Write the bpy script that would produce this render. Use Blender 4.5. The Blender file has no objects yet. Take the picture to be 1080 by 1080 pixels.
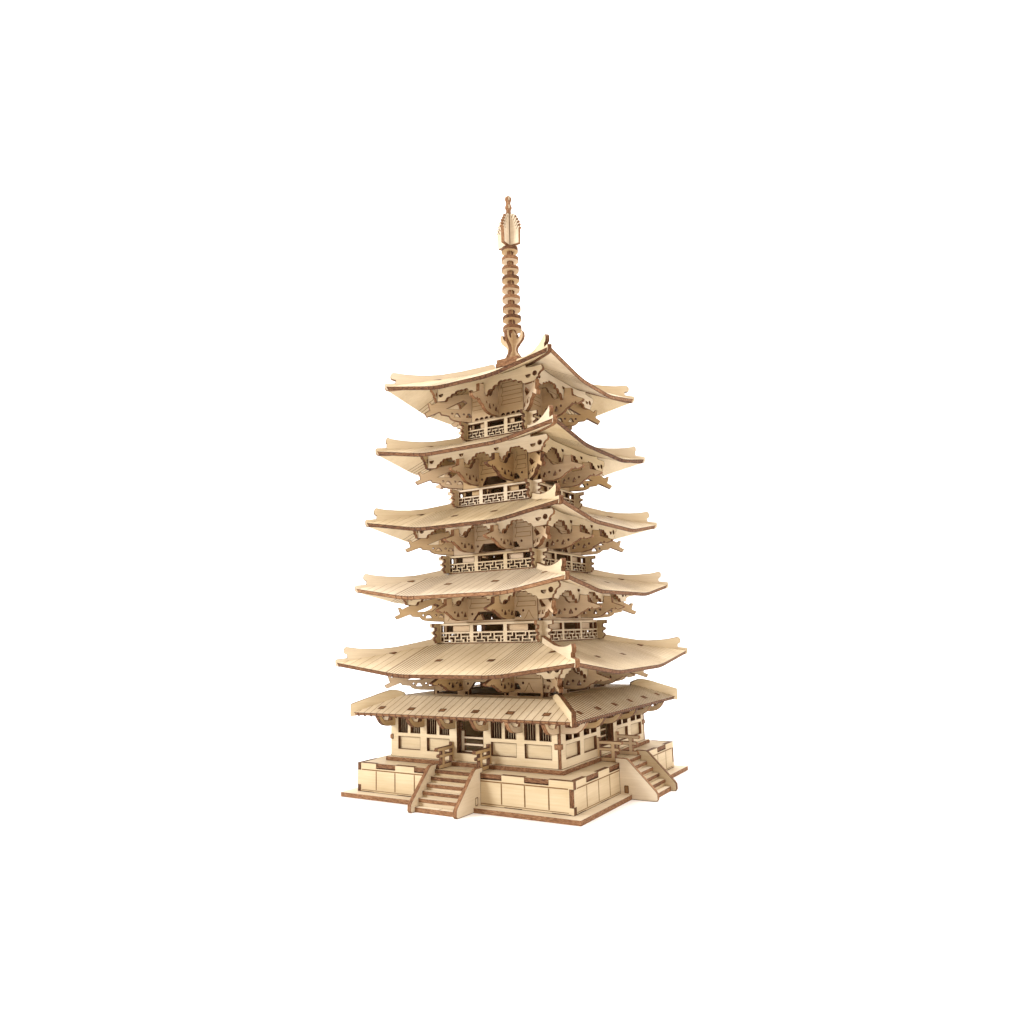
import bpy, math, random
from mathutils import Vector, Matrix
from mathutils.geometry import tessellate_polygon

random.seed(7)
MM = 0.001
SC = bpy.context.scene
COL = SC.collection
PI = math.pi

# ------------------------------------------------------------------ materials
def nodes_of(name):
    m = bpy.data.materials.new(name)
    m.use_nodes = True
    nt = m.node_tree
    nt.nodes.clear()
    out = nt.nodes.new('ShaderNodeOutputMaterial')
    b = nt.nodes.new('ShaderNodeBsdfPrincipled')
    nt.links.new(b.outputs[0], out.inputs[0])
    return m, nt, b

def ramp(nt, stops):
    r = nt.nodes.new('ShaderNodeValToRGB')
    el = r.color_ramp.elements
    while len(el) < len(stops):
        el.new(0.5)
    for e, (p, c) in zip(el, stops):
        e.position = p
        e.color = (*c, 1)
    return r

def mapped_noise(nt, scale, stretch, detail=4, rough=.6, offset_by_object=True):
    tc = nt.nodes.new('ShaderNodeTexCoord')
    mp = nt.nodes.new('ShaderNodeMapping')
    mp.inputs['Scale'].default_value = stretch
    nt.links.new(tc.outputs['Object'], mp.inputs[0])
    n = nt.nodes.new('ShaderNodeTexNoise')
    n.noise_dimensions = '4D'
    n.inputs['Scale'].default_value = scale
    n.inputs['Detail'].default_value = detail
    n.inputs['Roughness'].default_value = rough
    nt.links.new(mp.outputs[0], n.inputs['Vector'])
    oi = nt.nodes.new('ShaderNodeObjectInfo')
    mu = nt.nodes.new('ShaderNodeMath'); mu.operation = 'MULTIPLY'
    mu.inputs[1].default_value = 37.0
    nt.links.new(oi.outputs['Random'], mu.inputs[0])
    nt.links.new(mu.outputs[0], n.inputs['W'])
    return n, oi

def make_wood(name, lo, hi, hue_shift):
    m, nt, b = nodes_of(name)
    n, oi = mapped_noise(nt, 900, (.045, 1, 1), 5, .65)          # fibres
    n2, _ = mapped_noise(nt, 70, (.25, 1, 1), 3, .5)             # broad figure
    r = ramp(nt, [(.25, lo), (.72, hi)])
    mixf = nt.nodes.new('ShaderNodeMath'); mixf.operation = 'MULTIPLY_ADD'
    mixf.inputs[1].default_value = .38
    nt.links.new(n.outputs[0], mixf.inputs[0])
    sc = nt.nodes.new('ShaderNodeMath'); sc.operation = 'MULTIPLY'
    sc.inputs[1].default_value = .62
    nt.links.new(n2.outputs[0], sc.inputs[0])
    nt.links.new(sc.outputs[0], mixf.inputs[2])
    nt.links.new(mixf.outputs[0], r.inputs[0])
    hs = nt.nodes.new('ShaderNodeHueSaturation')
    mr = nt.nodes.new('ShaderNodeMapRange')
    mr.inputs['To Min'].default_value = .88
    mr.inputs['To Max'].default_value = 1.08
    nt.links.new(oi.outputs['Random'], mr.inputs[0])
    nt.links.new(mr.outputs[0], hs.inputs['Value'])
    ms = nt.nodes.new('ShaderNodeMapRange')
    ms.inputs['To Min'].default_value = 1.25
    ms.inputs['To Max'].default_value = .85
    nt.links.new(oi.outputs['Random'], ms.inputs[0])
    nt.links.new(ms.outputs[0], hs.inputs['Saturation'])
    nt.links.new(r.outputs[0], hs.inputs['Color'])
    nt.links.new(hs.outputs[0], b.inputs['Base Color'])
    b.inputs['Roughness'].default_value = .62
    b.inputs['Specular IOR Level'].default_value = .25
    bp = nt.nodes.new('ShaderNodeBump')
    bp.inputs['Strength'].default_value = .12
    bp.inputs['Distance'].default_value = .0003
    nt.links.new(n.outputs[0], bp.inputs['Height'])
    nt.links.new(bp.outputs[0], b.inputs['Normal'])
    return m

def make_char(name, stops, scale=420):
    m, nt, b = nodes_of(name)
    n, oi = mapped_noise(nt, scale, (.5, .5, 2.2), 4, .7)
    add = nt.nodes.new('ShaderNodeMath'); add.operation = 'MULTIPLY_ADD'
    add.inputs[1].default_value = .22
    nt.links.new(oi.outputs['Random'], add.inputs[0])
    sub = nt.nodes.new('ShaderNodeMath'); sub.operation = 'SUBTRACT'
    sub.inputs[1].default_value = .11
    nt.links.new(n.outputs[0], sub.inputs[0])
    nt.links.new(sub.outputs[0], add.inputs[2])
    r = ramp(nt, stops)
    nt.links.new(add.outputs[0], r.inputs[0])
    nt.links.new(r.outputs[0], b.inputs['Base Color'])
    b.inputs['Roughness'].default_value = .7
    b.inputs['Specular IOR Level'].default_value = .2
    return m

WOOD = make_wood('birch_plywood', (.46, .368, .238), (.72, .625, .463), 0)
TAN = make_wood('tan_plywood', (.41, .298, .178), (.63, .487, .320), 0)
CHAR = make_char('laser_cut_edge', [(.30, (.045, .020, .010)), (.44, (.125, .056, .025)), (.56, (.205, .102, .048)), (.72, (.33, .188, .096))], 700)
DARK = make_char('burnt_slot', [(.3, (.035, .014, .007)), (.7, (.12, .05, .022))])
RIM = make_char('scorched_rim', [(.3, (.045, .021, .010)), (.7, (.125, .064, .031))])
LINE = make_char('engraved_line', [(.3, (.14, .075, .032)), (.7, (.25, .148, .070))])
MATS = [WOOD, CHAR, DARK, LINE, RIM]
W_, C_, D_, L_, R_ = 0, 1, 2, 3, 4

def make_white():
    m, nt, b = nodes_of('white_paper_sweep')
    n, _ = mapped_noise(nt, 3, (1, 1, 1), 2)
    r = ramp(nt, [(.3, (.90, .90, .90)), (.7, (.92, .92, .92))])
    nt.links.new(n.outputs[0], r.inputs[0])
    nt.links.new(r.outputs[0], b.inputs['Base Color'])
    b.inputs['Roughness'].default_value = .9
    b.inputs['Specular IOR Level'].default_value = .1
    return m

# ------------------------------------------------------------------ mesh building (mm)
class MB:
    def __init__(s):
        s.v = []; s.f = []; s.m = []
    def quad(s, pts, m=W_):
        i = len(s.v); s.v += [tuple(p) for p in pts]
        s.f.append(tuple(range(i, i + len(pts)))); s.m.append(m)
    def plate(s, outer, holes=(), z0=-3.0, z1=0.0, side=C_, face=W_, to3=None, rim=.24):
        """a board cut from flat stock: polygon with holes in x,y, thickness z0..z1"""
        to3 = to3 or (lambda x, y, z: (x, y, z))
        def area(p):
            return sum(p[i][0]*p[(i+1) % len(p)][1]-p[(i+1) % len(p)][0]*p[i][1] for i in range(len(p)))
        loops = [list(outer) if area(outer) > 0 else list(outer)[::-1]]
        for h in holes:
            loops.append(list(h) if area(h) < 0 else list(h)[::-1])
        tris = tessellate_polygon([[Vector((x, y, 0)) for x, y in l] for l in loops])
        flat = [p for l in loops for p in l]
        n = len(flat); b = len(s.v)
        s.v += [to3(x, y, z1) for x, y in flat]
        s.v += [to3(x, y, z0) for x, y in flat]
        for t in tris:
            a, c, d = (flat[t[0]], flat[t[1]], flat[t[2]])
            cr = (c[0]-a[0])*(d[1]-a[1])-(c[1]-a[1])*(d[0]-a[0])
            if abs(cr) < 1e-9:
                continue
            if cr < 0: t = t[::-1]
            s.f.append(tuple(b+i for i in t)); s.m.append(face)
            s.f.append(tuple(b+n+i for i in reversed(t))); s.m.append(face)
        k = 0
        for l in loops:
            for i in range(len(l)):
                p, q = b+k+i, b+k+(i+1) % len(l)
                s.f.append((p+n, q+n, q, p)); s.m.append(side)
            k += len(l)
        if rim:
            for l in loops:
                s.rim(l, rim, z1+.035); s.rim(l, rim, z0-.035)
        return s
    def rim(s, l, w, z):
        # brown halo the laser leaves on the face along each cut
        n = len(l); ins = []
        for i in range(n):
            p, q, r = l[i-1], l[i], l[(i+1) % n]
            d1 = math.hypot(q[0]-p[0], q[1]-p[1]) or 1; d2 = math.hypot(r[0]-q[0], r[1]-q[1]) or 1
            n1 = (-(q[1]-p[1])/d1, (q[0]-p[0])/d1); n2 = (-(r[1]-q[1])/d2, (r[0]-q[0])/d2)
            bx, by = n1[0]+n2[0], n1[1]+n2[1]
            bl = math.hypot(bx, by) or 1
            k = min(1/max(.3, bl/2), 1.6)*w
            ins.append((q[0]+bx/bl*k, q[1]+by/bl*k))
        for i in range(n):
            j = (i+1) % n
            s.quad([(*l[i], z), (*l[j], z), (*ins[j], z), (*ins[i], z)], R_)
    def box(s, x0, x1, y0, y1, z0, z1, side=C_, face=W_, rim=.24):
        return s.plate([(x0, y0), (x1, y0), (x1, y1), (x0, y1)], (), z0, z1, side, face, None, rim)
    def line(s, pts, w=.35, z=.06, m=L_, closed=False):
        """an engraved line: a hairline strip lying on the face at height z"""
        pts = list(pts) + ([pts[0]] if closed else [])
        for i in range(len(pts)-1):
            (x0, y0), (x1, y1) = pts[i], pts[i+1]
            d = math.hypot(x1-x0, y1-y0)
            if d < 1e-6: continue
            nx, ny = -(y1-y0)/d*w/2, (x1-x0)/d*w/2
            zz = z + .012*(i % 2)
            s.quad([(x0-nx, y0-ny, zz), (x1-nx, y1-ny, zz), (x1+nx, y1+ny, zz), (x0+nx, y0+ny, zz)], m)
        return s
    def mesh(s, name, stock=None):
        me = bpy.data.meshes.new(name)
        me.from_pydata([(x*MM, y*MM, z*MM) for x, y, z in s.v], [], s.f)
        for m in [stock or WOOD]+MATS[1:]: me.materials.append(m)
        me.polygons.foreach_set('material_index', s.m)
        me.update()
        return me

def link(name, me, M, parent=None):
    o = bpy.data.objects.new(name, me)
    COL.objects.link(o)
    Mm = M.copy()
    Mm.translation = Mm.translation*MM
    if parent is not None:
        o.parent = parent
        o.matrix_parent_inverse = parent.get('_w') and Matrix() or Matrix()
        pm = WORLD.get(parent.name, Matrix())
        o.matrix_parent_inverse = pm.inverted()
    o.matrix_basis = Mm
    WORLD[o.name] = Mm
    return o
WORLD = {}

def rotz(i): return Matrix.Rotation(i*PI/2, 4, 'Z')
def F_front(c):      # x along the face, y up, z outward; face plane at y=-c
    return Matrix(((1, 0, 0, 0), (0, 0, -1, -c), (0, 1, 0, 0), (0, 0, 0, 1)))
def F_rad(sx):       # x outward, y up; plane at world x=sx
    return Matrix(((0, 0, -1, sx), (-1, 0, 0, 0), (0, 1, 0, 0), (0, 0, 0, 1)))
def F_diag(k):       # x outward along the diagonal between face k-1 and k
    return Matrix.Rotation(k*PI/2 - PI/4, 4, 'Z') @ F_rad(0)
def F_flat(z): return Matrix.Translation((0, 0, z))
ID = Matrix()

def rect(x0, x1, y0, y1): return [(x0, y0), (x1, y0), (x1, y1), (x0, y1)]
def disc(cx, cy, r, n=16, a0=0, a1=2*PI):
    full = abs(a1-a0-2*PI) < 1e-6
    return [(cx+r*math.cos(a0+(a1-a0)*i/(n if full else n-1)), cy+r*math.sin(a0+(a1-a0)*i/(n if full else n-1))) for i in range(n)]

# ------------------------------------------------------------------ the thing
pagoda = bpy.data.objects.new('wooden_pagoda', None)
COL.objects.link(pagoda)
pagoda.empty_display_size = .02
pagoda['label'] = 'pale laser-cut plywood model of a five-storey pagoda with tall ringed spire and entrance stairs'
pagoda['category'] = 'model pagoda'
WORLD[pagoda.name] = Matrix()

def group_part(name, z):
    return link(name, None, F_flat(z), pagoda)

# --- base plate with the tongues under the stairs
def base_outline(a=100, tw=17.3, tl=115):
    p = []
    for i in range(4):
        c, s = [(1, 0), (0, 1), (-1, 0), (0, -1)][i]
        r = lambda x, y: (x*c-y*s, x*s+y*c)
        p += [r(-a, -a)]
        if i in (0, 1):
            p += [r(-tw, -a), r(-tw, -tl), r(tw, -tl), r(tw, -a)]
    return p
b = MB().plate(base_outline(), (), .1, 3.2)
b.line([(2.5, -115), (2.5, -108)], .5, 3.26, D_)
link('base_plate', b.mesh('base_plate'), ID, pagoda)

# --- podium
podium = group_part('podium', 3.2)
PH, PZ0, PZ1 = 91.2, 3.2, 24.2
edges = [-91.2, -73, -55, -37, -19, 19, 37, 55, 73, 91.2]     # panel joints along a face
def pod_top():
    # crenellated top board: flush at the gaps, set in 3 mm where the wall tabs pass
    side = []
    for j in range(len(edges)-1):
        x0, x1 = edges[j], edges[j+1]
        tab = j % 2 == 0 and j != 4
        d = PH-3.05 if tab else PH-.15
        side += [(x0, -d), (x1, -d)]
    side[0] = (-(PH-3.05), -(PH-3.05)); side = side[:-1]
    p = []
    for i in range(4):
        c, s = [(1, 0), (0, 1), (-1, 0), (0, -1)][i]
        p += [(x*c-y*s, x*s+y*c) for x, y in side]
    return p
link('top_board', MB().plate(pod_top(), (), 21.2, 24.1).mesh('podium_top_board'), ID, podium)
def pod_wall():
    g = 3.05
    top = []
    for j in range(len(edges)-1):
        x0, x1 = edges[j], edges[j+1]
        z = PZ1 if (j % 2 == 0 and j != 4) else 20.6
        top += [(x0, z), (x1, z)]
    top[0] = (-PH+g, PZ1); top[-1] = (PH, PZ1)
    o = [(-PH+g, PZ0+.05), (-PH+g, 8.05), (-PH, 8.05), (-PH, 18.95), (-PH+g, 18.95)] + top + [
         (PH, 19.0), (PH-g, 19.0), (PH-g, 8.0), (PH, 8.0), (PH, PZ0+.05)]
    m = MB().plate(o)
    for x in edges[1:-1]:
        if abs(x) < 20: continue
        m.line([(x, 5.2), (x, 18.6)], 1.0)
    m.line([(-PH+4, 19.2), (PH-4, 19.2)], .85)
    m.line([(-PH+4, 4.6), (PH-4, 4.6)], .45)
    for x in (-82, -46, 46, 82):
        m.line([(x-7, 3.6), (x+7, 3.6)], .4, .06, D_)
    return m.mesh('podium_wall')
pw = pod_wall()
for i in range(4):
    link('podium_wall', pw, rotz(i) @ F_front(PH), podium)

# --- staircases (front and right)
TREADS = [(-92.6, 24.15), (-97.3, 20.2), (-102.0, 16.2), (-106.6, 12.2), (-111.0, 8.2)]
def side_board():
    o = [(PH+.05, .15), (118.2, .15), (119.3, 1.5), (119.0, 5.2), (117.8, 7.0), (98.2, 26.6), (96.5, 27.6), (88.5, 27.6), (88.5, 24.3), (PH+.05, 24.3)]
    slot = rect(94.8, 97.6, 4.2, 9.0)
    m = MB().plate(o, (), -1.4, 1.4)
    for z in (1.46, -1.46):
        m.line(slot, .55, z, D_, True)
    m.quad([(x, y, 1.43) for x, y in rect(95, 97.4, 4.4, 8.8)], L_)
    return m.mesh('stair_side_board')
sb = side_board()
tm = MB().box(-17.4, 17.4, -4.9, 3.5, -2.35, 0)
tm.box(-17.35, 17.35, -4.1, -1.5, -5.2, -2.37, W_, W_, 0)
tm = tm.mesh('stair_tread')
def handrail():
    o = [(71.8, 24.2), (90.9, 24.2), (91.3, 25.2), (90.6, 27.0), (87.2, 27.1), (87.2, 31.6), (90, 31.6), (90.6, 32.7), (90, 33.9), (87.2, 33.9),
         (87.2, 36.2), (92.2, 36.2), (92.9, 37.3), (92.2, 38.6), (75.3, 38.6), (75.3, 40.7), (71.8, 40.7)]
    h = [rect(75.3, 84.2, 27.1, 31.6), rect(75.3, 84.2, 33.9, 36.2)]
    return MB().plate(o, h, -1.4, 1.4).mesh('handrail', TAN)
hr = handrail()
for i in (0, 1):
    st = link('staircase', None, rotz(i) @ F_flat(0), pagoda)
    for sx in (-18.9, 18.9):
        link('side_board', sb, rotz(i) @ F_rad(sx), st)
    for y, z in TREADS:
        link('tread', tm, rotz(i) @ Matrix.Translation((0, y+4.9, z)), st)
    for sx in (-16.2, 16.2):
        link('handrail', hr, rotz(i) @ F_rad(sx), st)

# --- ground floor
GH, GZ0, GZ1 = 73.6, 27.2, 63.0
ground = group_part('ground_floor', 24.2)
link('sill_board', MB().plate(rect(-76.4, 76.4, -76.4, 76.4), (), 24.25, 27.1).mesh('sill_board'), ID, ground)
BAYS = [(-66.4, -45.6), (-39.0, -18.6), (18.0, 38.6), (45.5, 66.4)]
def ground_wall(e, bars):
    holes = []
    for x0, x1 in BAYS:
        mid = (x0+x1)/2
        holes += [rect(x0, x1, 33, 42.2), rect(x0, mid-1.5, 45.1, 58.5), rect(mid+1.5, x1, 45.1, 58.5)]
    holes.append(rect(-11.6, 11.2, 33.2, 58.5))
    g = 2.25
    o = [(-GH, GZ0), (GH-g, GZ0), (GH-g, 40), (GH-g-2.4, 40), (GH-g-2.4, 43.4), (GH-g, 43.4), (GH-g, GZ1),
         (-GH, GZ1), (-GH, 43.4), (-GH+2.2, 43.4), (-GH+2.2, 40), (-GH, 40)]
    return MB().plate(o, holes, -2.2, 0).mesh('ground_wall')
def inner_wall(bars):
    holes = []
    for x0, x1 in BAYS:
        mid = (x0+x1)/2
        for a, c in ((x0, mid-1.5), (mid+1.5, x1)):
            if bars:
                w = (c-a); k = 5; bw = .75
                gap = (w-(k-1)*bw)/k
                for j in range(k):
                    g0 = a+j*(gap+bw)
                    holes.append(rect(g0, g0+gap, 44.4, 58.8))
            else:
                holes.append(rect(a, c, 44.4, 58.8))
    holes.append(rect(-11.6, 11.2, 33.2, 58.8))
    return MB().plate(rect(-GH+5.1, GH-5.1, GZ0, GZ1-.5), holes, -2.6, 0).mesh('ground_inner_wall')
def door_rail():
    m = MB()
    o = rect(-11.9, 11.4, 33.1, 48.1)
    m.plate([(-12.1, 33.1), (11.4, 33.1), (11.4, 44.1), (-9.2, 44.1), (-9.2, 48.1), (-12.1, 48.1)],
            [rect(-9.2, 10.6, 34.2, 37.6), rect(-9.2, 10.6, 39.3, 42.4)], -1.6, 0)
    return m.mesh('door_rail')
gw = [ground_wall(False, True), ground_wall(True, False)]
iw = [inner_wall(True), inner_wall(False)]
tn = MB().box(-1.3, 1.3, 40.1, 43.3, -2.4, .6, C_, C_, 0).mesh('tenon')
dr = door_rail()
for i in range(4):
    w = link('wall', gw[i % 2], rotz(i) @ F_front(GH), ground)
    link('window_lattice', iw[i % 2], rotz(i) @ F_front(GH-2.26), ground)
    link('door_rail', dr, rotz(i) @ F_front(GH-6.2), ground)
    for sx in (GH-2.25-1.2, -GH+.7):
        link('tenon', tn, rotz(i) @ F_front(GH) @ Matrix.Translation((sx, 0, 0)), ground)
# door leaf set back in the dark
link('ceiling_board', MB().plate(rect(-70, 70, -70, 70), (), 63.1, 66).mesh('ceiling_board'), ID, ground)

# --- roofs
def make_roof(parent, a, zmid, b, ztop, H, x0, x1, wide, zone_pitch, slots, t=3.0, zone_mat=D_, wide_mat=L_, ticks=True, wide_w=.36, gap=1.0, scal=False, only=None):
    """one sheet of ply, engraved, bent up at both ends along the kerf lines"""
    slope = (ztop-zmid)/(a-b)
    k = H/((x1-x0)/2+(a-x1)) if H > 0 else 0
    def lift(x):
        x = abs(x)
        if x <= x0: return 0
        if x <= x1: return k*(x-x0)**2/(2*(x1-x0))
        return k*((x1-x0)/2+(x-x1))
    def zr(x, y): return zmid+slope*(a-abs(y))+lift(x)
    th = math.atan(slope); sn, cs = math.sin(th), math.cos(th)
    xs = {0.0}
    n = 8
    for i in range(n+1): xs.add(x0+(x1-x0)*i/n)
    for i in range(1, 5): xs.add(x1+(a-gap-x1)*i/4)
    xs.add(max(1, b-gap))
    xs = sorted(xs); xs = [-x for x in reversed(xs) if x > 0]+xs
    m = MB()
    # local frame: x = inward along the slope, y = -X, z up
    def P(x, y, off):                                          # off = height above the top face along the normal
        p = (x, y - sn*off, zr(x, y)+cs*off)
        return (p[1], -p[0], p[2])
    def yend(x): return -max(abs(x)+gap, b)
    for i in range(len(xs)-1):
        xa, xb = xs[i], xs[i+1]
        T = [(xa, -a), (xb, -a), (xb, yend(xb)), (xa, yend(xa))]
        m.quad([P(x, y, 0) for x, y in T], W_)
        m.quad([P(x, y, -t) for x, y in reversed(T)], W_)
        m.quad([P(xa, -a, -t), P(xb, -a, -t), P(xb, -a, 0), P(xa, -a, 0)], C_)
        for o0, o1 in ((-.5, .0), (-t, -t+.5)):
            m.quad([P(xa, -a-.05, o0), P(xb, -a-.05, o0), P(xb, -a-.05, o1), P(xa, -a-.05, o1)], R_)
        m.quad([P(xb, yend(xb), -t), P(xa, yend(xa), -t), P(xa, yend(xa), 0), P(xb, yend(xb), 0)], C_)
    for x in (xs[0], xs[-1]):
        q = [P(x, -a, -t), P(x, yend(x), -t), P(x, yend(x), 0), P(x, -a, 0)]
        m.quad(q if x > 0 else q[::-1], C_)
    def strip(x, w, mat, off, y0=-a, y1=None):
        ye = yend(x)-.05 if y1 is None else y1
        if ye-y0 < 2: return
        m.quad([P(x-w/2, y0, off), P(x+w/2, y0, off), P(x+w/2, ye, off), P(x-w/2, ye, off)], mat)
    lim = a-gap-1.5
    x = -wide/2
    zones = lambda x: x0-.5 <= abs(x) <= x1+.5
    for s in (-1, 1):
        j = 0
        x = wide/2
        while x < lim:
            if not zones(x) or H == 0:
                strip(s*x, wide_w, wide_mat, .07)
                if scal:
                    m.quad([P(s*x-.85, -a-.12, -t*1.3), P(s*x+.85, -a-.12, -t*1.3), P(s*x+.45, -a-.12, .05), P(s*x-.45, -a-.12, .05)], D_)
                    m.quad([P(s*x-.85, -a-.12, -t*1.3), P(s*x-.6, -a+1.2, -t), P(s*x+.6, -a+1.2, -t), P(s*x+.85, -a-.12, -t*1.3)], D_)
            x += wide if (j % 2 or scal) else wide*.86
            j += 1
        if H > 0:
            nz = int(round((x1-x0)/zone_pitch)); p = (x1-x0)/nz
            for q in range(nz+1):
                xx = s*(x0+q*p)
                strip(xx, .46, zone_mat, .08)
                strip(xx, .5, D_, -t-.08)
                if q % 2 == 0:
                    if ticks:
                        m.quad([P(xx-.42, -a-.08, -t-.05), P(xx+.42, -a-.08, -t-.05), P(xx+.42, -a-.08, .05), P(xx-.42, -a-.08, .05)], D_)
    for sx, sy in slots:
        m.quad([P(sx-2.6, -sy-1.6, .10), P(sx+2.6, -sy-1.6, .10), P(sx+2.6, -sy+1.6, .10), P(sx-2.6, -sy+1.6, .10)], C_)
        for x_a, x_b, y_a, y_b in ((-2.9, 2.9, -2.0, -1.35), (-2.9, 2.9, 1.35, 2.0), (-2.9, -2.2, -1.35, 1.35), (2.2, 2.9, -1.35, 1.35)):
            m.quad([P(sx+x_a, -sy+y_a, .14), P(sx+x_b, -sy+y_a, .14), P(sx+x_b, -sy+y_b, .14), P(sx+x_a, -sy+y_b, .14)], D_)
    me = m.mesh('roof_panel')
    if only is not None: return zr, slope, me
    me2 = make_roof(parent, a, zmid, b, ztop, H, x0, x1, wide*.62, zone_pitch*1.35, slots, t, L_, wide_mat, ticks, .34, gap, False, True)[2]
    fr = Matrix(((0, -1, 0, 0), (1, 0, 0, 0), (0, 0, 1, 0), (0, 0, 0, 1)))
    for i in range(4):
        link('roof_panel', me2 if i % 2 else me, rotz(i) @ fr, parent)
    return zr, slope

R2 = math.sqrt(2)
# skirt roof over the ground floor
skirt = group_part('skirt_roof', 66)
sk_slots = [(x, 87) for x in (-71, -42.7, -14.3, 14.3, 42.7, 71)]
fr = Matrix(((0, -1, 0, 0), (1, 0, 0, 0), (0, 0, 1, 0), (0, 0, 0, 1)))
skm = [make_roof(skirt, 94.4, 61.2, 68.8, 72.2, 0, 40, 60, p, 3, sk_slots, t=2.4, scal=True, wide_w=ww, wide_mat=mt, ticks=False, only=True)[2] for p, ww, mt in ((6.1, .5, L_), (3.75, 1.2, R_))]
for i in range(4):
    link('roof_panel', skm[i % 2], rotz(i) @ fr, skirt)
hb = [(66, 69), (66, 74), (68.5, 75.6), (71, 76.5), (74, 76.6), (78, 75.2), (95.1, 67.4), (95.3, 60.0), (94.9, 57.9), (93.2, 58.6), (80, 63.5)]
hbm = MB().plate([(t*R2, z) for t, z in hb], (), -1.5, 1.5).mesh('hip_board')
for i in range(4):
    link('hip_board', hbm, F_diag(i), skirt)
link('deck_board', MB().plate(rect(-68.2, 68.2, -68.2, 68.2), (), 68.9, 71.9).mesh('deck_board'), ID, skirt)
jb = [(70.8, 62.6), (70.8, 50.5), (75, 50.2), (81.5, 50.4), (85.6, 51.3), (88.8, 53.2), (91.0, 55.8), (92.6, 58.4), (92.4, 59.4), (90.6, 60.1), (89.2, 59.4), (88.6, 57.6), (86.2, 55.6), (82, 54.6), (77, 54.7), (76.6, 59.5), (78.5, 61.5), (80, 64)]
jbm = MB().plate(jb, (), -1.5, 1.5).mesh('eave_bracket', TAN)
blk = MB().plate([(-4.6, 60.2), (-3.0, 55.2), (3.0, 55.2), (4.6, 60.2)], (), -1.3, 1.3).mesh('bracket_block')
for i in range(4):
    for x in (-71, -42.7, -14.3, 14.3, 42.7, 71):
        br = link('eave_bracket', jbm, rotz(i) @ F_rad(x), skirt)
        link('bracket_block', blk, rotz(i) @ F_front(85) @ Matrix.Translation((x+2.2, 0, 0)), skirt)

# tiers: eave half width, eave mid height, corner lift, kerf zone, railing half width, railing foot, railing top, wall, bracket offsets, bracket foot
TIERS = [
    dict(a=103.6, z=90.4, H=8.6, k0=31, k1=52, c=47.5, r0=110.6, r1=126.0, w=48.5, s=[-23, 23], zb=75.0, zs=1.0),
    dict(a=93.4, z=146.7, H=8.4, k0=35, k1=52, c=42.0, r0=165.6, r1=179.4, w=42.8, s=[-21.3, 21.3], zb=127.6, zs=1.0),
    dict(a=87.9, z=198.0, H=8.8, k0=26.8, k1=43.5, c=36.3, r0=219.6, r1=233.2, w=36.8, s=[-18, 18], zb=180.6, zs=1.0),
    dict(a=82.2, z=256.2, H=8.6, k0=25.8, k1=43, c=30.3, r0=275.4, r1=290.0, w=30.8, s=[-16.5, 16.5], zb=235.0, zs=1.1),
    dict(a=77.0, z=309.3, H=9.6, k0=16.6, k1=34.5, c=11.5, r0=340.0, r1=0, w=25.0, s=[0.0], zb=291.0, zs=1.3),
]

FRET = [[(0, 0), (75, 0), (75, 38), (0, 38)],
        [(100, 0), (132, 0), (132, 110), (55, 110), (55, 72), (100, 72)],
        [(0, 72), (35, 72), (35, 152), (0, 152)],
        [(155, 0), (290, 0), (290, 38), (155, 38)],
        [(160, 72), (240, 72), (240, 165), (206, 165), (206, 108), (160, 108)],
        [(318, 0), (350, 0), (350, 110), (272, 110), (272, 72), (318, 72)],
        [(58, 142), (180, 142), (180, 165), (58, 165)],
        [(378, 0), (512, 0), (512, 38), (378, 38)],
        [(385, 72), (464, 72), (464, 165), (430, 165), (430, 108), (385, 108)],
        [(266, 142), (388, 142), (388, 165), (266, 165)],
        [(494, 66), (518, 66), (518, 104), (494, 104)],
        [(494, 134), (518, 134), (518, 165), (494, 165)]]

def railing_mesh(c, h):
    holes = []
    post, ip = 3.4, 3.7
    bw = (2*c-2*post-2*ip)/3
    s = h/15.4
    for j in range(3):
        x0 = -c+post+j*(bw+ip)
        holes.append(rect(x0, x0+bw, 8.6*s, 13.3*s))
        for poly in FRET:
            holes.append([(x0+p/520*bw, (7.0-q/165*6.1)*s) for p, q in poly])
    e = [(c, 0), (c+4.6, 0), (c+4.8, 1.2*s), (c+6.4, 2.2*s), (c+6.4, 4.6*s), (c+4.6, 5.2*s), (c+4.6, 6.4*s), (c+6.8, 7.2*s), (c+7.0, 9.0*s), (c+4.7, 9.8*s), (c+4.7, 12*s), (c+8.2, 12.4*s), (c+8.2, h)]
    o = e + [(-x, y) for x, y in reversed(e)]
    m = MB().plate(o, holes, -2.2, 0)
    return m.mesh('railing_panel')

def scallop(p, q, n=3):
    """a stepped run of small rounded bites from p up to q"""
    out = []
    for i in range(n):
        f = lambda u, v: (p[0]+(q[0]-p[0])*(i+u)/n, p[1]+(q[1]-p[1])*(i+v)/n)
        out += [f(0, 0), f(.04, .55), f(.16, .92), f(.38, 1.12), f(.62, 1.16), f(.86, 1.08), f(.99, .86)]
    out.append(q)
    return out

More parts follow.
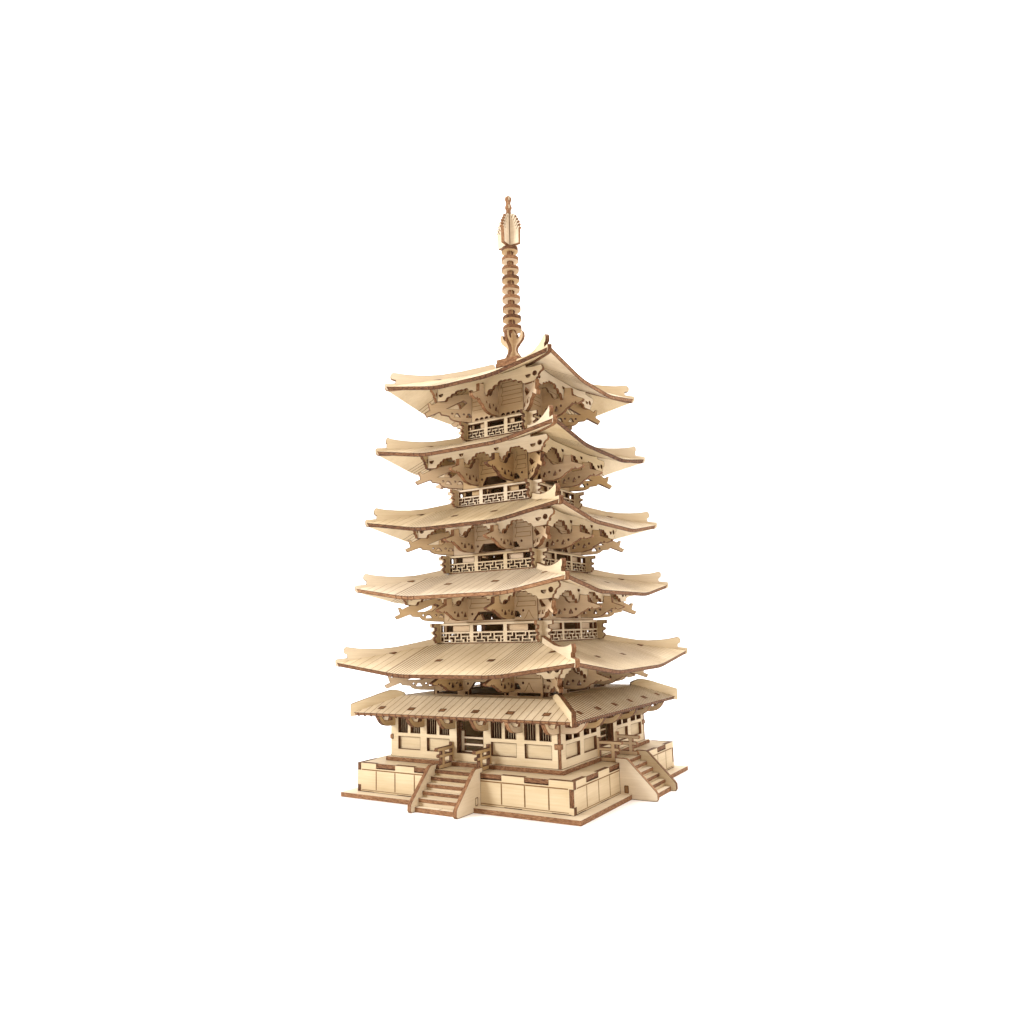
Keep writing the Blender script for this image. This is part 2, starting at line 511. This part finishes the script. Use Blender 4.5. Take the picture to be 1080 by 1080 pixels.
def fascia_mesh(cf, S, zsof, lift):
    """carved board under the eave: scalloped arches between the brackets"""
    zL, zA, zE = zsof-14.6, zsof-6.3, zsof-11.8
    right = []                                                  # bottom edge from x=0 to the right end
    bot = []
    knots = [s for s in S if s >= 0]
    if 0.0 in S:
        bot += [(0, zL+2.5), (1.2, zL+2.5), (2.6, zL-1.0), (3.6, zL-.2)]
        start = (4.2, zL+.6)
    else:
        s = knots[0]
        tip0 = (s-5.0, zL+1.6)
        up = scallop(tip0, (1.6, zA), 3)
        bot += [(0, zA+.5)] + list(reversed(up)) + [tip0, (s-3.6, zL+1.0), (s-1.2, zL+3.2), (s+1.6, zL+3.2), (s+3.4, zL)]
        start = (s+4.0, zL-.2)
    xe = cf-11.5
    xm = (start[0]+xe)/2
    bot += scallop(start, (xm-1.5, zA), 3)
    bot += [(xm+.5, zA+.5)]
    bot += list(reversed(scallop((xe, zE), (xm+2.5, zA), 3)))
    bot += [(xe, zE), (xe+1.5, zE-.8), (cf-2.5, zE-.4), (cf+.6, zE), (cf+1.3, zE+2.4), (cf+2.7, zE+3.0), (cf+2.7, zE+4.6), (cf+4.2, zE+6.4), (cf+6.2, zE+7.4), (cf+6.8, zE+9.4), (cf+5.6, zE+11.6)]
    topr = []
    n = 8
    for i in range(n+1):
        x = (cf-8)*i/n
        topr.append((x, zsof+lift(x)-.25))
    topr += [(cf-7.9, zsof+lift(cf-8)-2.4), (cf-2, zsof-.4), (cf+3, zsof-.2)]
    # outline: bottom left..right, then top right..left
    xl = cf-2.45
    bl = [(-xl, zE)] + [(-x, y) for x, y in reversed(bot) if 0 < x < xl-.3]
    tl = [(-x, y) for x, y in topr if 0 < x < xl-.3] + [(-xl, zsof-.4)]
    o = bl + bot + list(reversed(topr)) + tl
    holes = []
    def moon(x, z, r): return [(x-r, z+.2), *[(x-r*math.cos(a), z-r*.95*math.sin(a)) for a in [PI*j/8 for j in range(1, 8)]], (x+r, z+.2)]
    for s in S:
        holes.append(moon(s-1.5, zsof-4.6, 1.9))
    for sg in (-1, 1):
        holes.append(moon(sg*(cf-6.2), zsof-6.3, 2.1))
        if sg > 0: holes.append(disc(sg*(cf-.3), zsof-5.9, 1.8, 14))
    m = MB().plate(o, holes, -2.4, 0)
    return m.mesh('fascia_board')

def bracket_mesh(w, zb, k):
    Z = lambda z: zb+z*k
    o = [(w+1.4, Z(.8)), (w+13, Z(.2)), (w+19.5, Z(1.2)), (w+22.6, Z(2.6)), (w+24.2, Z(4.0)), (w+27.4, Z(5.2)), (w+30.2, Z(7.0)), (w+32.4, Z(6.3)), (w+33.2, Z(7.6)), (w+34.6, Z(6.0)), (w+37.2, Z(6.6)), (w+39.6, Z(7.2)), (w+40, Z(8.6)),
         (w+30.2, Z(12.0)), (w+30.0, Z(16.6)), (w+23.6, Z(17.4)), (w+22.6, Z(11.8)), (w+17, Z(11.8)), (w+14.5, Z(11.6)), (w+12, Z(13.2)), (w+10.5, Z(16)), (w+8, Z(17.4)), (w+6.5, Z(20.4)), (w+1.4, Z(20.4))]
    holes = []
    for u in (6.2, 15.6):
        holes.append([(w+u-1.5, Z(3.6)), (w+u+1.6, Z(3.6)), (w+u+1.4, Z(4.6)), (w+u+.1, Z(6.9)), (w+u-1.2, Z(4.8))])
        holes.append(disc(w+u+4.3, Z(6.6), .75, 8))
    return MB().plate(o, holes, -1.5, 1.5).mesh('bracket', TAN)

def corner_mesh(w, zb, k):
    T = lambda t, z: ((w+t)*R2, zb+z*k)
    o = [T(*p) for p in [(-.6, 0), (3, .1), (9, .6), (12, 1.2), (14.0, 2.4), (14.7, 3.9), (19.2, 4.7), (19.7, 5.9), (20.4, 6.2), (27.6, 2.5), (28.9, 4.9), (25.8, 7.0), (27.0, 11.9), (25.7, 12.2), (24.7, 10.6), (15.8, 16.4), (5, 19), (-.6, 19)]]
    holes = [[T(*p) for p in [(16.4, 8.5), (6.2, 14.4), (4.0, 13.0), (8.0, 8.6)]],
             [T(*p) for p in [(11.6, 3.4), (8.0, 3.4), (9.4, 5.8), (10.6, 5.8)]],
             [T(*p) for p in [(4.6, 3.4), (1.2, 3.4), (2.4, 5.8), (3.6, 5.8)]]]
    holes += [disc(T(12.9, 0)[0], T(0, 5.6)[1], .7, 8), disc(T(6.0, 0)[0], T(0, 5.4)[1], .7, 8)]
    return MB().plate(o, holes, -1.5, 1.5).mesh('corner_bracket', TAN)

def wall_mesh(w, z0, z1, zb, S, railed, far, last):
    w += 2.7
    wi = w-2.6
    holes = []
    lines = []
    if last:
        for x in (-20, -15.2, -10.4, -5.6, 5.6, 10.4, 15.2, 20):
            holes.append(disc(x, zb+1.2, 1.7, 9, 0, PI))
    else:
        s = S[-1]
        m = s*.68
        lo = zb+.6 if railed else zb-2.4
        holes.append([(-m, lo), (m, lo), (m, zb+.6), (m*.68, zb+6.6), (-m*.68, zb+6.6), (-m, zb+.6)])
        if not railed:
            for sg in (-1, 1):
                holes.append(rect(min(sg*(s+4), sg*(w-5)), max(sg*(s+4), sg*(w-5)), zb-2.4, zb-.6))
                holes.append(rect(min(sg*(m+1.6), sg*(s-3.6)), max(sg*(m+1.6), sg*(s-3.6)), zb-2.4, zb-.6))
        for sg in (-1, 1):
            holes.append([(sg*(s+2.0), zb+2.2), (sg*(s+7.2), zb+2.2), (sg*(s+4.4), zb+6.2), (sg*(s+2.0), zb+6.2)])
            holes.append(disc(sg*(s+9), zb+6.6, .75, 8))
            lines.append([(sg*(s+10), zb+.4), (sg*(s+11.6), zb+2.2), (sg*(s+14), zb+6.8), (sg*(s+16.4), zb+2.2), (sg*(s+18), zb+.4)])
            holes.append(disc(sg*(m*1.08), zb+5.4, .75, 8))
    if railed:
        s = S[-1] if len(S) > 1 else 13
        h0, h1 = zb-8.2, zb-2.6
        for x0, x1 in ((-wi+2.5, -wi*.36), (-wi*.30, wi*.30), (wi*.36, wi-2.5)):
            holes.append(rect(x0, x1, z0+1.2, h0-1.4))
        if far == 2:
            for x in (-s*.42, s*.30):
                holes.append(rect(x-2.0, x+2.0, h1-6.3, h1-.6))
            for x in (-s-9,):
                holes.append(rect(x-2.6, x+2.6, h1-6.3, h1-.6))
        else:
            holes.append(rect(-wi*.30, wi*.30, h0, h1))
            for sg in ((-1, 1) if far == 0 else (1,) if far == 1 else ()):
                xo = sg*(wi-2.6)
                xi = sg*(wi-8.6)
                holes.append(rect(min(xo, xi), max(xo, xi), h0, h1))
    m = MB().plate(rect(-wi, wi, z0, z1), holes, -2.4, 0)
    # engraved beams between the brackets
    bays = []
    if len(S) == 2:
        bays = [(-w+3.5, S[0]-4), (S[0]+4, S[1]-4), (S[1]+4, w-3.5)]
    else:
        bays = [(-w+3, S[0]-5), (S[0]+5, w-3)]
    for x0, x1 in bays:
        left_in, right_in = x0 > -w+4, x1 < w-4
        for j in range(2 if not last else 3):
            zl = zb+9.8+j*7.2
            if zl+3.4 > z1-1: break
            da, db = (1.6 if left_in else 0), (1.6 if right_in else 0)
            m.line([(x0-da+.8, zl), (x0+.8, zl+3.5), (x1-.8, zl+3.5), (x1+db-.8, zl)], .38)
            m.line([(x0-da+.8, zl), (x1+db-.8, zl)], .38)
            m.line([(x0+.8, zl+3.5), (x0+.8, zl+7.2-.2)], .3)
    for l in lines:
        if abs(l[-1][0]) < wi-1:
            m.line(l, .42)
    return m.mesh('storey_wall', TAN)

def hip_mesh(a, b, zr, rail_c, ex=0):
    zt = lambda t: zr(t, t)
    tip = zt(a)
    top = []
    for t, h in [(max(b+1, rail_c-1), 4.3), (max(b+6, rail_c+5), 4.1), (a-45 if a-45 > b+8 else b+12, 3.7), (a-33, 3.2), (a-25, 4.0), (a-18, 5.6), (a-12, 7.4), (a-8, 9.2), (a-5.8+ex, 10.2)]:
        if top and t <= top[-1][0]: continue
        top.append((t, zt(t)+h))
    e = tip
    end = [(a-5.0+ex, e+10.4), (a-4.5+ex, e+9.2), (a-4.6+ex, e+7.2), (a-5.2+ex, e+6.0), (a-6.4, e+5.4), (a-6.4, e+2.9), (a-3, e+2.4), (a-.8, e+2.2), (a-.2, e+1.2), (a-.3, e-1.4), (a-.8, e-3.0), (a-2, e-3.6)]
    low = [(t, zt(t)-4.6) for t in (a-6, a-15, a-25, a-40 if a-40 > b+4 else b+5, top[0][0])]
    o = top+end+low
    if rail_c < 12:
        o = [(b+1, zt(b+1)), (b+1.6, zt(b+1)+2.6), (b+3.2, zt(b+3)+4.0)]+[p for p in top if p[0] > b+4]+end+low
    return MB().plate([(t*R2, z) for t, z in o], (), -1.5, 1.5).mesh('hip_board')

prev_top = 71.9
for n, T in enumerate(TIERS):
    a, c, w = T['a'], T['c'], T['w']
    last = n == 4
    roof = group_part('roof', T['z'])
    b = c-1.2
    sl = [(s, a-24.5) for s in T['s']] + [(-(a-33), a-29), (a-33, a-29)]
    zr, slope = make_roof(roof, a, T['z'], b, T['r0'], T['H'], T['k0'], T['k1'], 7.6, 2.75, sl)
    hm = hip_mesh(a, b, zr, c, (0, -.2, -.4, -1.4, 1.0)[n])
    cf = w+22.8
    lift = lambda x: zr(x, a)-zr(0, a)
    zsof = zr(0, cf)-3.4
    fm = fascia_mesh(cf, T['s'], zsof, lift)
    for i in range(4):
        link('hip_board', hm, F_diag(i), roof)
        link('fascia_board', fm, rotz(i) @ F_front(cf), roof)
    # storey under this roof
    st = group_part('storey', prev_top)
    z1 = zr(0, w+2.7)-3.6
    z0 = prev_top-.8
    wm = [wall_mesh(w, z0, z1, T['zb'], T['s'], n > 0, k, last) for k in (0, 1, 2, 3)]
    bm = bracket_mesh(w, T['zb'], T['zs'])
    cm = corner_mesh(w, T['zb'], T['zs']*1.0)
    for i in range(4):
        link('storey_wall', wm[i], rotz(i) @ F_front(w+2.7), st)
        for s in T['s']:
            link('bracket', bm, rotz(i) @ F_rad(s), st)
        link('corner_bracket', cm, F_diag(i), st)
    # deck and railing on top of this roof
    link('deck_board', MB().plate(rect(-b-.6, b+.6, -b-.6, b+.6), (), T['r0']-2.6, T['r0']+.35).mesh('deck_board'), ID, roof)
    if T['r1']:
        rl = group_part('railing', T['r0'])
        rmesh = railing_mesh(c, T['r1']-T['r0'])
        for i in range(4):
            link('railing_panel', rmesh, rotz(i) @ F_front(c) @ Matrix.Translation((0, T['r0']+.4, 0)), rl)
        cb = MB()  # added box inside, blocks background light so the fretwork holes stay dark
        h = c-8
        for q in range(4):
            cs, sn = [(1, 0), (0, 1), (-1, 0), (0, -1)][q]
            P3 = lambda x, y, z, cs=cs, sn=sn: (x*cs-y*sn, x*sn+y*cs, z)
            cb.quad([P3(-h, -h, T['r0']), P3(h, -h, T['r0']), P3(h, -h, T['r0']+7.2), P3(-h, -h, T['r0']+7.2)], W_)
        cb.quad([(-h, -h, T['r0']+7.2), (h, -h, T['r0']+7.2), (h, h, T['r0']+7.2), (-h, h, T['r0']+7.2)], W_)
        link('light_block', cb.mesh('light_block'), ID, rl)
        prev_top = T['r0']+.4

# --- spire
spire = group_part('spire', 341)
AX = -1.0
def SP(z): return Matrix.Translation((AX*.86*(z-340)/150, AX*.51*(z-340)/150, 0))
for k, (s, z) in enumerate([(11.0, 340.5), (10.4, 344.0)]):
    link('base_block', MB().plate(rect(-s, s, -s, s), (), z, z+3.1).mesh('spire_base', TAN), SP(342), spire)
lot = [(2.6, 347.2), (8.6, 347.2), (8.0, 349.6), (6.2, 352), (4.6, 354.6), (4.3, 356.8), (5.2, 359.4), (7.6, 361.6), (10.2, 364.0), (11.4, 367.0), (11.2, 370.6), (10.0, 372.4), (8.8, 371.6), (8.4, 368.6), (7.0, 366.4), (5.6, 366.0), (5.0, 367.4), (5.2, 369.8), (3.6, 371.2), (2.4, 374.4)]
lo = lot + [(-x, z) for x, z in reversed(lot)]
lom = MB().plate(lo, (), -1.5, 1.5).mesh('lotus_base', TAN)
mast = MB().plate([(-2.5, 374.4), (2.5, 374.4), (2.5, 452), (-2.5, 452)], (), -1.5, 1.5).mesh('mast', TAN)
fin = [(2.2, 451.2), (10.6, 451.2), (10.8, 464.8)]
for j in range(5):
    x = 10.8-.3*j-.2*j*j; z = 465.0+j*3.0
    fin += [(x+1.0, z+.2), (x+1.3, z+1.2), (x+.4, z+1.9), (x-.9, z+1.7), (x-1.1, z+2.8)]
fin += [(3.6, 480.6), (1.7, 480.8), (1.7, 485.4), (2.6, 486.2), (2.8, 488.0), (2.0, 489.8), (1.6, 491), (1.7, 493), (2.5, 494), (2.7, 496), (2.0, 497.6), (1.0, 498)]
fl = fin + [(-x, z) for x, z in reversed(fin)]
fm = MB().plate(fl, (), -1.5, 1.5)
for z in (1.56, -1.56):
    fm.line([(1.75, 451.4), (1.75, 480.4)], .5, z, D_); fm.line([(-1.75, 451.4), (-1.75, 480.4)], .5, z, D_)
for z in (1.58, -1.58):
    for j in range(5):
        x = 10.8-.3*j-.2*j*j; q = 465.0+j*3.0
        for sg in (-1, 1):
            fm.line([(sg*(x-.6), q+2.2), (sg*(x-2.6), q-.6)], .55, z, D_)
fm = fm.mesh('flame_finial')
for i in (0, 1):
    M = Matrix.Rotation(i*PI/2, 4, 'Z') @ F_front(0)
    link('lotus_base', lom, SP(360) @ M, spire)
    link('mast', mast, SP(412) @ M, spire)
    link('flame_finial', fm, SP(470) @ M, spire)
for j in range(9):
    z = 374.4+j*8.95
    r = 8.3-.9*j/8
    pts = []
    for q in range(24):
        an = 2*PI*q/24
        rr = r*(1+.035*math.cos(4*an))
        pts.append((rr*math.cos(an), rr*math.sin(an)))
    link('spire_ring', MB().plate(pts, (), z, z+3.0).mesh('spire_ring', TAN), SP(z), spire)

# ------------------------------------------------------------------ surface it stands on
WHITE = make_white()
def sheet(name, rings, seg, a0, a1, label):
    me = bpy.data.meshes.new(name)
    v, f = [], []
    for r, z in rings:
        for k in range(seg+1):
            an = a0+(a1-a0)*k/seg
            v.append((r*math.cos(an), r*math.sin(an), z))
    for q in range(len(rings)-1):
        for k in range(seg):
            p = q*(seg+1)+k
            f.append((p, p+1, p+seg+2, p+seg+1))
    me.from_pydata(v, [], f)
    me.polygons.foreach_set('use_smooth', [True]*len(f))
    me.materials.append(WHITE)
    o = bpy.data.objects.new(name, me); COL.objects.link(o)
    o['kind'] = 'structure'; o['label'] = label
    return o
sheet('floor', [(0, 0), (.4, 0), (.8, 0), (1.25, 0)], 64, 0, 2*PI, 'seamless white paper under the wooden model')
fil = [(1.1+.5*math.sin(t), .0004+.5*(1-math.cos(t))) for t in [PI/2*q/12 for q in range(13)]]
sheet('backdrop', fil+[(1.6, 3.2)], 72, math.radians(121-98), math.radians(121+98), 'white paper sweep curving up behind the wooden model')

# ------------------------------------------------------------------ light
wd = bpy.data.worlds.new('World'); SC.world = wd
wd.use_nodes = True
bg = wd.node_tree.nodes['Background']
bg.inputs[0].default_value = (1, .62, .33, 1)
bg.inputs[1].default_value = .5
def area(name, loc, target, size, watts, col=(1, 1, 1)):
    l = bpy.data.lights.new(name, 'AREA'); l.shape = 'DISK'; l.size = size; l.energy = watts; l.color = col
    o = bpy.data.objects.new(name, l); COL.objects.link(o)
    o.location = loc
    d = Vector(target)-Vector(loc)
    o.rotation_euler = d.to_track_quat('-Z', 'Y').to_euler()
    return o
area('key_softbox', (-.85, -1.6, .72), (0, 0, .22), .55, 30, (1, 1, 1))
area('side_softbox', (1.5, -.75, 1.2), (0, 0, .2), .6, 13, (1, .99, .98))
area('top_softbox', (.15, -.1, 2.1), (0, 0, .1), 1.0, 25, (1, 1, 1))
for az in (65, 121, 177):
    a_ = math.radians(az)
    area('backdrop_lamp', (.35*math.cos(a_), .35*math.sin(a_), 2.3), (1.6*math.cos(a_), 1.6*math.sin(a_), .75), .5, 16, (1, 1, 1))

# ------------------------------------------------------------------ camera
f, D, h = 792.397, 616.8, 120.5375
C = Vector((318.5366, -528.1794, 120.5375))
psi, pitch, roll = math.radians(31.0935), math.radians(7.7476), math.radians(-1.49595)
sx, sy = 5.9686, 15.5671
fw = Vector((-math.sin(psi)*math.cos(pitch), math.cos(psi)*math.cos(pitch), math.sin(pitch)))
r = Vector((math.cos(psi), math.sin(psi), 0)); u = r.cross(fw)
R = r*math.cos(roll)+u*math.sin(roll); U = -r*math.sin(roll)+u*math.cos(roll)
cam = bpy.data.cameras.new('camera')
co = bpy.data.objects.new('camera', cam); COL.objects.link(co)
co.matrix_world = Matrix(((R.x, U.x, -fw.x, C.x*MM), (R.y, U.y, -fw.y, C.y*MM), (R.z, U.z, -fw.z, C.z*MM), (0, 0, 0, 1)))
cam.sensor_width = 36; cam.sensor_fit = 'HORIZONTAL'
cam.lens = f/1080*36
cam.shift_x = -sx/1080; cam.shift_y = sy/1080
cam.clip_start = .01; cam.clip_end = 200
SC.camera = co

SC.render.engine = 'CYCLES'
SC.cycles.max_bounces = 12
SC.cycles.diffuse_bounces = 6
SC.view_settings.view_transform = 'Standard'
SC.view_settings.look = 'None'
SC.view_settings.exposure = 0
SC.view_settings.gamma = 1
